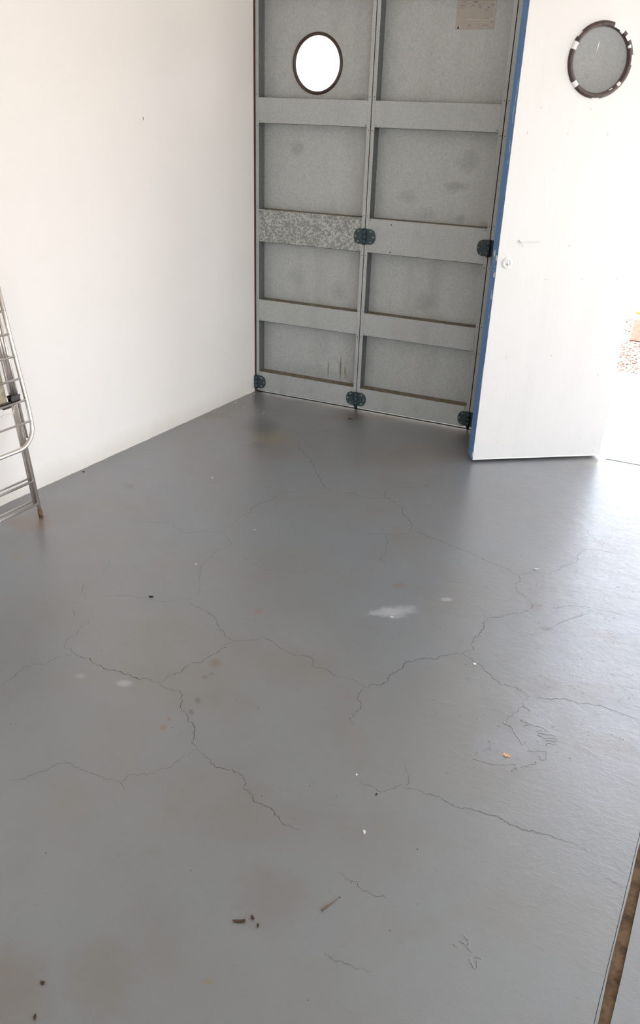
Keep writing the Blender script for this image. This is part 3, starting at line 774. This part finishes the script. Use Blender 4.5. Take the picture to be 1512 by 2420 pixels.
d2 = galv_leaf('door_2', 0.6515, 1.3005, 'galvanised folding door leaf with a paper notice and no window, middle of the row', False, BL2, (), False)
d3 = galv_leaf('door_3', 1.3045, 1.9535, 'galvanised folding door leaf mostly hidden behind the open white leaf', False, (), (), False)
add_hinge(d1, 0.6415, 0.935); add_hinge(d1, 0.6415, 0.062)
add_hinge(d2, 0.651, 0.935); add_hinge(d2, 0.651, 0.060)
add_hinge(d1, 0.003, 0.062, 'right')
# little bottom guide pins in the seams
for d_, x in ((d1, 0.6415), (d2, 0.651)):
    g = MB(); g.tube([(x, 0.004, 0.0005), (x, 0.004, 0.03)], 0.006, 12); g.box(x - 0.009, x + 0.009, -0.004, 0.02, 0.008, 0.026, 0.001)
    g.build('guide_pin', MT['knuckle'], d_)
    g = MB(); xs = x if d_ is d1 else x
    g.box(xs - 0.004, xs + 0.004, 0.035, 0.04, 0.02, PH)  # dark strip added behind the seam so the gap reads as shade
    g.build('seam_shade_strip', MT['dark'], d_)
# paper notice on leaf 2
nb = MB(); nb.box(1.012 - 0.6515, 1.190 - 0.6515, DEP - 0.0052, DEP - 0.004, 1.857, 2.06)
no = nb.build('notice', MT['notice'], d2); no['label'] = 'faded pinkish paper notice, print worn off'
pr_ = MB()
for k, z in enumerate((1.872, 1.884, 1.899, 1.931, 1.940, 1.949, 1.962, 1.974, 1.99, 2.005, 2.02, 2.035)):
    x = 0.372 if z > 1.915 else 0.418
    pr_.mi = 0
    while x < 0.53:
        w_ = rnd.uniform(0.006, 0.03)
        pr_.mi = 0 if rnd.random() < 0.55 else 1
        if rnd.random() < 0.85:
            pr_.box(x, min(0.533, x + w_), DEP - 0.0056, DEP - 0.0051, z, z + rnd.uniform(0.0015, 0.004))
        x += w_ + rnd.uniform(0.002, 0.008)
pr_.mi = 1
pr_.box(0.364, 0.384, DEP - 0.0056, DEP - 0.0051, 1.858, 1.874); pr_.box(0.4085, 0.4105, DEP - 0.0056, DEP - 0.0051, 1.859, 1.898)
pr_.box(0.4105, 0.534, DEP - 0.0056, DEP - 0.0051, 1.895, 1.899); pr_.box(0.531, 0.536, DEP - 0.0056, DEP - 0.0051, 1.895, 2.055)
pr_.mi = 2
pr_.poly([(0.3675, DEP - 0.0061, 1.861), (0.3785, DEP - 0.0061, 1.861), (0.3765, DEP - 0.0061, 1.873), (0.372, DEP - 0.0061, 1.867)], [(0, 1, 2, 3)])
pr_.build('print_lines', [MT['print'], MT['print_light'], MT['dark']], no)

# latch keeper on the near stile of leaf 3
kp = MB(); kp.box(0.011, 0.0185, -0.0012, 0.0, 0.84, 0.92, 0.0004); kp.mi = 1; kp.box(0.017, 0.022, -0.0016, 0.0, 0.855, 0.895, 0.0004)
kp.build('latch_keeper', [MT['notice'], MT['redbrown']], d3)

# ------------------------------------------------------------------ white leaf folded into the room
LA = Vector((1.4505, -0.4345, 0)); LD = Vector((0.8229, 0.5682, 0)); LW = 0.662
LH = 0.012; DT = 0.078
leaf = empty('door_4', LA, math.atan2(LD.y, LD.x))
tag(leaf, 'white painted door leaf with blue edge and grey round window, folded open into the garage', 'door', kind='structure')
fs = MB(); holed(fs, 0.0, LW, LH, PH, 0.325, 1.722, 0.122, 0.0, 0.003)
fs.build('face_sheet', MT['leaf'], leaf)
# blue edge stile with two facets
es = MB()
z0, z1 = LH, PH
def prism(mb, prof, za, zb, nseg=1, wob=0):
    rows = []
    for k in range(nseg + 1):
        z = za + (zb - za) * k / nseg
        rows.append([mb.bm.verts.new((x, y, z)) for x, y in prof])
    n = len(prof)
    for k in range(nseg):
        for i in range(n):
            j = (i + 1) % n
            f = mb.bm.faces.new((rows[k][i], rows[k][j], rows[k + 1][j], rows[k + 1][i])); f.material_index = mb.mi
    mb.bm.faces.new(rows[0]).material_index = mb.mi; mb.bm.faces.new(rows[-1][::-1]).material_index = mb.mi
prism(es, [(0.0008, 0.003), (-0.0015, 0.016), (0.0, 0.036), (0.005, 0.039), (0.004, DT), (0.022, DT), (0.022, 0.003)], LH + 0.001, PH, 1)
st_ = es.build('edge_stile', MT['blue'], leaf); st_['label'] = 'blue painted edge with chipped paint'
hs_ = MB(); hs_.box(LW - 0.022, LW, 0.003, DT, LH + 0.001, PH, 0.001); hs_.build('stile', MT['leaf'], leaf)
for (a, b) in ((LH + 0.001, 0.11), (0.42, 0.53), (0.86, 1.02), (1.44, 1.55), (2.02, 2.12)):
    r_ = MB(); r_.box(0.022, LW - 0.022, 0.003, DT - 0.002, a, b, 0.001); r_.build('rail', MT['frame'], leaf)
# paint bleeding over the edge: ragged white line
ed = MB()
zz = LH + 0.002
row = []
while zz < PH:
    w_ = 0.0012 + 0.0035 * abs(rnd.gauss(0, 0.4))
    row.append((zz, min(0.011, w_ * 1.0)))
    zz += rnd.uniform(0.004, 0.018)
va = [ed.bm.verts.new((-0.0006, 0.0, z)) for z, w_ in row]; vb = [ed.bm.verts.new((-0.0004, 0.001 + w_, z)) for z, w_ in row]
for i in range(len(row) - 1):
    ed.bm.faces.new((va[i], vb[i], vb[i + 1], va[i + 1]))
ed.build('ragged_paint_line', MT['chip'], leaf)
# chips and patches on the blue edge
ch = MB()
for y, z, w_, h_ in ((0.012, 0.955, 0.02, 0.028), (0.014, 0.885, 0.02, 0.026), (0.05, 0.97, 0.018, 0.03), (0.042, 0.952, 0.008, 0.05), (0.045, 0.935, 0.01, 0.012), (0.012, 0.79, 0.004, 0.02), (0.02, 0.80, 0.004, 0.05), (0.022, 0.92, 0.004, 0.012), (0.025, 0.90, 0.003, 0.01),
                      (0.02, 1.40, 0.005, 0.06), (0.018, 1.34, 0.005, 0.02), (0.024, 1.52, 0.003, 0.08), (0.02, 1.575, 0.004, 0.03), (0.003, 0.44, 0.005, 0.11), (0.02, 0.70, 0.004, 0.02), (0.008, 0.035, 0.008, 0.03), (0.015, 1.62, 0.002, 0.07)):
    n_ = 9; ring = []
    for k in range(n_):
        a = 2 * PI * k / n_; q = rnd.uniform(0.8, 1.1)
        ring.append((0.0 - 0.0009 + (0.004 if y > 0.036 else -0.0006), y + math.cos(a) * w_ * 0.5 * q, z + math.sin(a) * h_ * 0.5 * q))
    inner = [(p[0] + 0.001, p[1], p[2]) for p in ring]
    ch.poly(ring + inner, [tuple(range(n_))] + [(k, (k + 1) % n_, n_ + (k + 1) % n_, n_ + k) for k in range(n_)])
ch.build('paint_patches', MT['notice_white'] if 'notice_white' in MT else MT['chip'], leaf)['label'] = 'white patches where blue paint is chipped'
# bottom kick strip
kk = MB(); kk.box(0.012, 0.122, -0.0016, 0.0, LH + 0.003, 0.032, 0.0005); kk.build('kick_strip', MT['leaf'], leaf)
bs = MB(); bs.box(0.0, LW, -0.0022, 0.0, LH, LH + 0.006, 0.0006); bs.build('bottom_bead', MT['white_metal'], leaf)
# screws
SC = [(0.106, 1.547), (0.32, 1.549), (0.061, 1.453), (0.238, 1.454), (0.413, 1.457), (0.106, 1.012), (0.323, 1.014), (0.546, 1.016), (0.059, 0.867),
      (0.237, 0.868), (0.408, 0.87), (0.575, 0.87), (0.102, 0.521), (0.323, 0.524), (0.543, 0.525), (0.059, 0.428), (0.23, 0.427), (0.404, 0.425), (0.575, 0.426),
      (0.114, 0.102), (0.329, 0.104), (0.545, 0.106), (0.628, 0.08), (0.626, 0.04), (0.583, 0.023), (0.408, 0.022), (0.234, 0.023), (0.055, 0.024), (0.59, 1.46)]
s0 = None
for x, z in SC:
    if s0 is None:
        b = MB(); b.lathe([(1e-5, 0.0006), (0.0014, 0.0007), (0.002, 0.0018), (0.0032, 0.0013), (0.0042, 0)], (0, 0, 0), (0, -1, 0), 12)
        s0 = b.build('screw', MT['leaf'], leaf); c = s0
    else:
        c = s0.copy(); COL.objects.link(c); c.parent = leaf
    c.location = (x, 0.0, z)
# window of the white leaf
CH = [(104, 120, 2, 4), (120, 128, 1, 4), (136, 146, 2, 3), (152, 158, 1, 2), (217, 226, 1, 2), (236, 242, 1, 1), (262, 276, 4, 5), (312, 322, 2, 5), (14, 28, 2, 5), (34, 44, 4, 5), (170, 186, 3, 3)]
CHA = [((90 - b) % 360, (90 - a) % 360, k0, k1) for a, b, k0, k1 in CH]
CHA = [c for c in CHA if c[0] <= c[1]]
g = gasket(0.325, 1.722, 0.0, (0, -1, 0), CHA, 0.137, 0.116, 0.012).build('window_gasket', [MT['rubber'], MT['chip']], leaf)
g['label'] = 'dark rubber ring splashed with white paint'
wg = MB(); wg.lathe([(1e-5, 0), (0.118, 0)], (0.325, 0.002, 1.722), (0, -1, 0), 48)
gl = wg.build('round_window', MT['dusty'], leaf); gl['label'] = 'dusty grey glass'
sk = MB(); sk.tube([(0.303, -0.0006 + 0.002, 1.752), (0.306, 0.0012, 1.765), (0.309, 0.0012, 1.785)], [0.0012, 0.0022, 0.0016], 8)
sk.build('reflection_streak', MT['chip'], gl)  # light reflection on the glass, modelled as a white streak
# lock cylinder
lk = MB()
lk.lathe([(1e-5, 0.006), (0.008, 0.006), (0.009, 0.0045), (0.011, 0.0042), (0.012, 0.006), (0.019, 0.0055), (0.0245, 0.002), (0.026, 0.0)], (0, 0, 0), (0, -1, 0), 40)
lko = lk.build('lock_escutcheon', MT['leaf'], leaf, (0.045, 0, 0.938))
kh = MB(); kh.box(-0.0012, 0.0012, -0.0066, -0.006, -0.009, 0.003, 0.0002); kh.box(-0.0035, 0.0035, -0.0064, -0.0058, -0.0085, -0.005, 0.0002)
kh.build('keyhole', MT['print'], lko)
pl = MB()
pl.tube([(0.085, 0.0, 1.034), (0.088, -0.004, 1.031), (0.096, -0.006, 1.027), (0.108, -0.006, 1.0255), (0.13, -0.005, 1.0265), (0.16, -0.005, 1.0275), (0.184, -0.005, 1.0285), (0.192, 0.0, 1.0285)], [0.002, 0.0034, 0.0036, 0.003, 0.0022, 0.0022, 0.003, 0.002], 10)
pl.build('door_pull', MT['leaf'], leaf)
# hinges joining leaf 4 and leaf 3 on the hidden side
for z in (0.06, 0.935):
    h = MB(); h.tube([(LW - 0.002, DT + 0.004, z - 0.035), (LW - 0.002, DT + 0.004, z + 0.035)], 0.006, 12); h.box(LW - 0.03, LW - 0.004, DT, DT + 0.002, z - 0.035, z + 0.035)
    h.build('hinge', MT['hinge'], leaf)

# ------------------------------------------------------------------ chrome tubular rack leaning on the left wall
LEAN = math.radians(6.5)
rk = empty('folding_rack', (0.0537, -1.8657, 0.0))
tag(rk, 'worn chrome tubular folding rack with rusty foot leaning against the left wall', 'folding rack')
UPV = Vector((-math.sin(LEAN) * 0.9967, math.sin(LEAN) * 0.0806, math.cos(LEAN)))
FN = -WDIR.cross(UPV).normalized()
FN = FN if FN.x > 0 else -FN                       # towards the room
def rp(s_, h, o=0.0): return WDIR * s_ + UPV * h + FN * o
RW = 0.50
def rpart(name, segs, r, mat='chrome', label=None, parent=None):
    b = MB()
    for i, sg in enumerate(segs):
        b.tube(sg, r[i] if isinstance(r, list) else r, 12)
    o = b.build(name, MT[mat], parent or rk)
    if label: o['label'] = label
    return o
def arc(s0, h0, R, a0, a1, off, n=9):
    return [rp(s0 + R * math.cos(a0 + (a1 - a0) * i / n), h0 + R * math.sin(a0 + (a1 - a0) * i / n), off) for i in range(n + 1)]
# rear leg frame: two flat legs with round front tube, rungs
for s_ in (0.0, RW):
    b = MB()
    sgn = 1 if s_ == 0 else -1
    pts_ = [rp(s_, 0.012), rp(s_, 1.12)]
    b.tube(pts_, 0.0078, 12)
    b.tube([rp(s_ + 0.010 * sgn, 0.05, -0.010), rp(s_ + 0.012 * sgn, 1.10, -0.010)], 0.0065, 10)
    lg = b.build('leg', MT['chrome'], rk)
    c = MB(); c.tube([rp(s_, 0.0015), rp(s_, 0.004), rp(s_, 0.026), rp(s_, 0.030)], [0.008, 0.010, 0.0095, 0.008], 12)
    cc = c.build('foot_cap', MT['rust'], lg); cc['label'] = 'rusty foot cap'
for h in (0.056, 0.152):
    b = MB(); b.tube([rp(0.0, h, 0.002), rp(RW, h, 0.002)], 0.0056, 10); b.tube([rp(0.006, h + 0.012, -0.012), rp(RW, h + 0.012, -0.012)], 0.0042, 10)
    b.build('rung', MT['chrome'], rk)
# front U frame
O2 = 0.026
us = -0.030
loop = [rp(us + 0.022, 0.98, O2), rp(us + 0.012, 0.70, O2), rp(us, 0.46, O2)] + arc(us + 0.085, 0.385, 0.085, PI, 1.5 * PI, O2) + \
       arc(RW + 0.03 - 0.085, 0.385, 0.085, 1.5 * PI, 2 * PI, O2) + [rp(RW + 0.03, 0.46, O2), rp(RW + 0.01, 0.98, O2)]
rpart('front_frame', [loop], 0.0085)
b = MB()
for h in (0.396, 0.480, 0.565, 0.649, 0.733, 0.817, 0.9):
    so_ = us + 0.005 + max(0, (h - 0.40)) * 0.04
    b = MB(); b.tube([rp(so_, h, O2 + 0.004), rp(RW + 0.024, h, O2 + 0.004)], 0.0042, 10); b.build('rod', MT['chrome'], rk)
# inner uprights, clip, beige panel, wire stay
for s_, h0 in ((0.004, 0.330), (0.018, 0.500), (0.030, 0.503)):
    rpart('inner_bar', [[rp(s_ - 0.012, h0, 0.010), rp(s_ - 0.002, 0.95, 0.010)]], 0.0042 if h0 < .4 else 0.005)
b = MB()
def obox(s0, s1, h0, h1, o0, o1, mb, bev=0.002):
    t = bmesh.new(); bmesh.ops.create_cube(t, size=1.0)
    for v in t.verts:
        v.co = rp((s0 + s1) / 2 + v.co.x * (s1 - s0), (h0 + h1) / 2 + v.co.y * (h1 - h0), (o0 + o1) / 2 + v.co.z * (o1 - o0))
    bmesh.ops.bevel(t, geom=list(t.edges), offset=bev, segments=2, affect='EDGES')
    mb.merge(t)
b = MB(); obox(0.048, RW - 0.04, 0.487, 0.95, 0.002, 0.010, b); pn = b.build('panel', MT['beige'], rk); pn['label'] = 'beige panel with brown stains'
b = MB(); obox(-0.004, 0.030, 0.480, 0.503, 0.000, 0.020, b, 0.004); obox(0.045, 0.075, 0.470, 0.485, 0.0, 0.018, b, 0.004)
b.build('plastic_clip', MT['black'], rk)
b = MB(); b.tube([rp(0.003, 0.474, 0.0), rp(0.006, 0.466, 0.002), rp(0.016, 0.462, 0.002), rp(0.020, 0.446, 0.002), rp(0.028, 0.438, 0.002), rp(0.12, 0.440, 0.002), rp(RW - 0.02, 0.440, 0.002)], 0.0024, 8)
b.build('wire_stay', MT['chrome'], rk)

# ------------------------------------------------------------------ small litter on the floor
def flake(name, label, cat, x, y, sx, sy, mat, rot=0, h=0.0012, seed=1, curl=0.0, group=None):
    rn = random.Random(seed)
    b = MB(); n_ = 9; top = []; bot = []
    for k in range(n_):
        a = 2 * PI * k / n_; q = rn.uniform(0.6, 1.15)
        px, py = math.cos(a) * sx * q, math.sin(a) * sy * q
        z = h + curl * (abs(math.cos(a)) ** 2)
        top.append((px, py, z)); bot.append((px * 0.96, py * 0.96, max(0.0, z - h)))
    c_ = (0, 0, h * 1.1)
    vs = top + bot + [c_, (0, 0, 0)]
    f = [(k, (k + 1) % n_, 2 * n_) for k in range(n_)] + [(n_ + k, n_ + (k + 1) % n_, (k + 1) % n_, k) for k in range(n_)] + [(n_ + (k + 1) % n_, n_ + k, 2 * n_ + 1) for k in range(n_)]
    b.poly(vs, f)
    o = b.build(name, mat, None, (x, y, 0.0006)); o.rotation_euler = (0, 0, rot)
    return tag(o, label, cat, group)
FL = 'white paint flakes on the floor'
for i, (x, y, sx, sy, lab) in enumerate([
    (0.4572, -1.2107, 0.0035, 0.0065, 'white paint flake on the grey floor right of the reddish stain'),
    (0.0127, -0.2496, 0.011, 0.0055, 'largest white paint flake near the room corner'),
    (0.0925, -0.2964, 0.006, 0.004, 'small white paint flake near the corner, just right of the largest one'),
    (0.2367, -0.3271, 0.008, 0.004, 'white paint flake between the corner and the mossy stain'),
    (0.0286, -0.0616, 0.007, 0.004, 'white paint flake right under the corner hinge'),
    (1.8386, -2.7603, 0.0035, 0.0065, 'white paint flake on bare floor, nearest to the viewer'),
    (1.8967, -2.0104, 0.006, 0.007, 'white chip lying on the crack junction right of centre'),
    (1.9472, -1.335, 0.009, 0.004, 'white chip near the shiny floor in front of the white door'),
    (1.5795, -1.8882, 0.007, 0.003, 'white chip at the edge of the pale floor patch'),
    (0.8169, -1.9004, 0.004, 0.004, 'white speck beside the long left crack'),
    (0.8735, -1.5615, 0.003, 0.003, 'tiny white speck in the middle of the upper floor'),
    (1.7525, -2.6014, 0.003, 0.0035, 'tiny white speck by the lower right crack')]):
    flake('paint_flake', lab, 'paint flake', x, y, sx, sy, MT['flake'], 0.35, 0.0014, 10 + i, 0.0015, FL)
# orange maple-like dry leaf
b = MB(); n_ = 22; vs = []
for k in range(n_):
    a = 2 * PI * k / n_; r_ = 0.0105 if k % 4 in (0, 1) else 0.0065
    if 1.3 < a < 2.2: r_ *= 0.6
    vs.append((math.cos(a) * r_ * 1.15, math.sin(a) * r_ * 0.8, 0.0012 + 0.0008 * math.sin(3 * a)))
b.poly(vs + [(0, 0, 0.0006)] + [(v[0], v[1], v[2] - 0.0006) for v in vs], [(k, (k + 1) % n_, n_) for k in range(n_)] + [(k, (k + 1) % n_, n_ + 1 + (k + 1) % n_, n_ + 1 + k) for k in range(n_)])
o = b.build('dry_leaf', MT['leafdry'], None, (2.0763, -2.3566, 0.0006)); tag(o, 'small orange dry leaf on the scraped floor patch', 'leaf')
for i, (x, y, sx, sy, lab, rot) in enumerate([
    (1.6957, -3.0902, 0.014, 0.0045, 'long dark brown leaf scrap, left one of the three together', 0.5),
    (1.716, -3.0714, 0.006, 0.004, 'curled brown leaf scrap, middle of the three together', -0.3),
    (1.7339, -3.0819, 0.0025, 0.006, 'thin brown leaf scrap, right one of the three together', 0.5),
    (1.4277, -3.3699, 0.005, 0.0045, 'dark scrap near the lower left corner of the floor', 0.2),
    (1.4604, -3.4268, 0.0035, 0.007, 'dark scrap at the very bottom left of the floor', 0.6),
    (1.8206, -2.6397, 0.003, 0.005, 'brown crumb beside the lower right crack', 0.1),
    (0.6881, -0.1676, 0.012, 0.006, 'brown crumpled scrap in front of the middle door seam', 0.3),
    (-0.088, -1.4364, 0.007, 0.005, 'black crumb at the foot of the left wall', 0.3),
    (0.8039, -2.1585, 0.009, 0.004, 'black crumb on the faint crack left of centre', 0.4)]):
    flake('leaf_scrap', lab, 'debris', x, y, sx, sy, MT['bit'] if i < 7 else MT['dark'], rot, 0.002, 40 + i, 0.002)
b = MB(); b.tube([(0.004, 0.03, 0.0012), (0.001, 0.008, 0.0014), (-0.002, -0.010, 0.002), (-0.004, -0.022, 0.0018)], [0.0005, 0.0009, 0.0022, 0.0012], 8)
o = b.build('twig', MT['twig'], None, (1.846, -2.972, 0.0004)); o.rotation_euler = (0, 0, -0.25)
tag(o, 'thin brown twig on the floor right of the leaf scraps', 'twig')
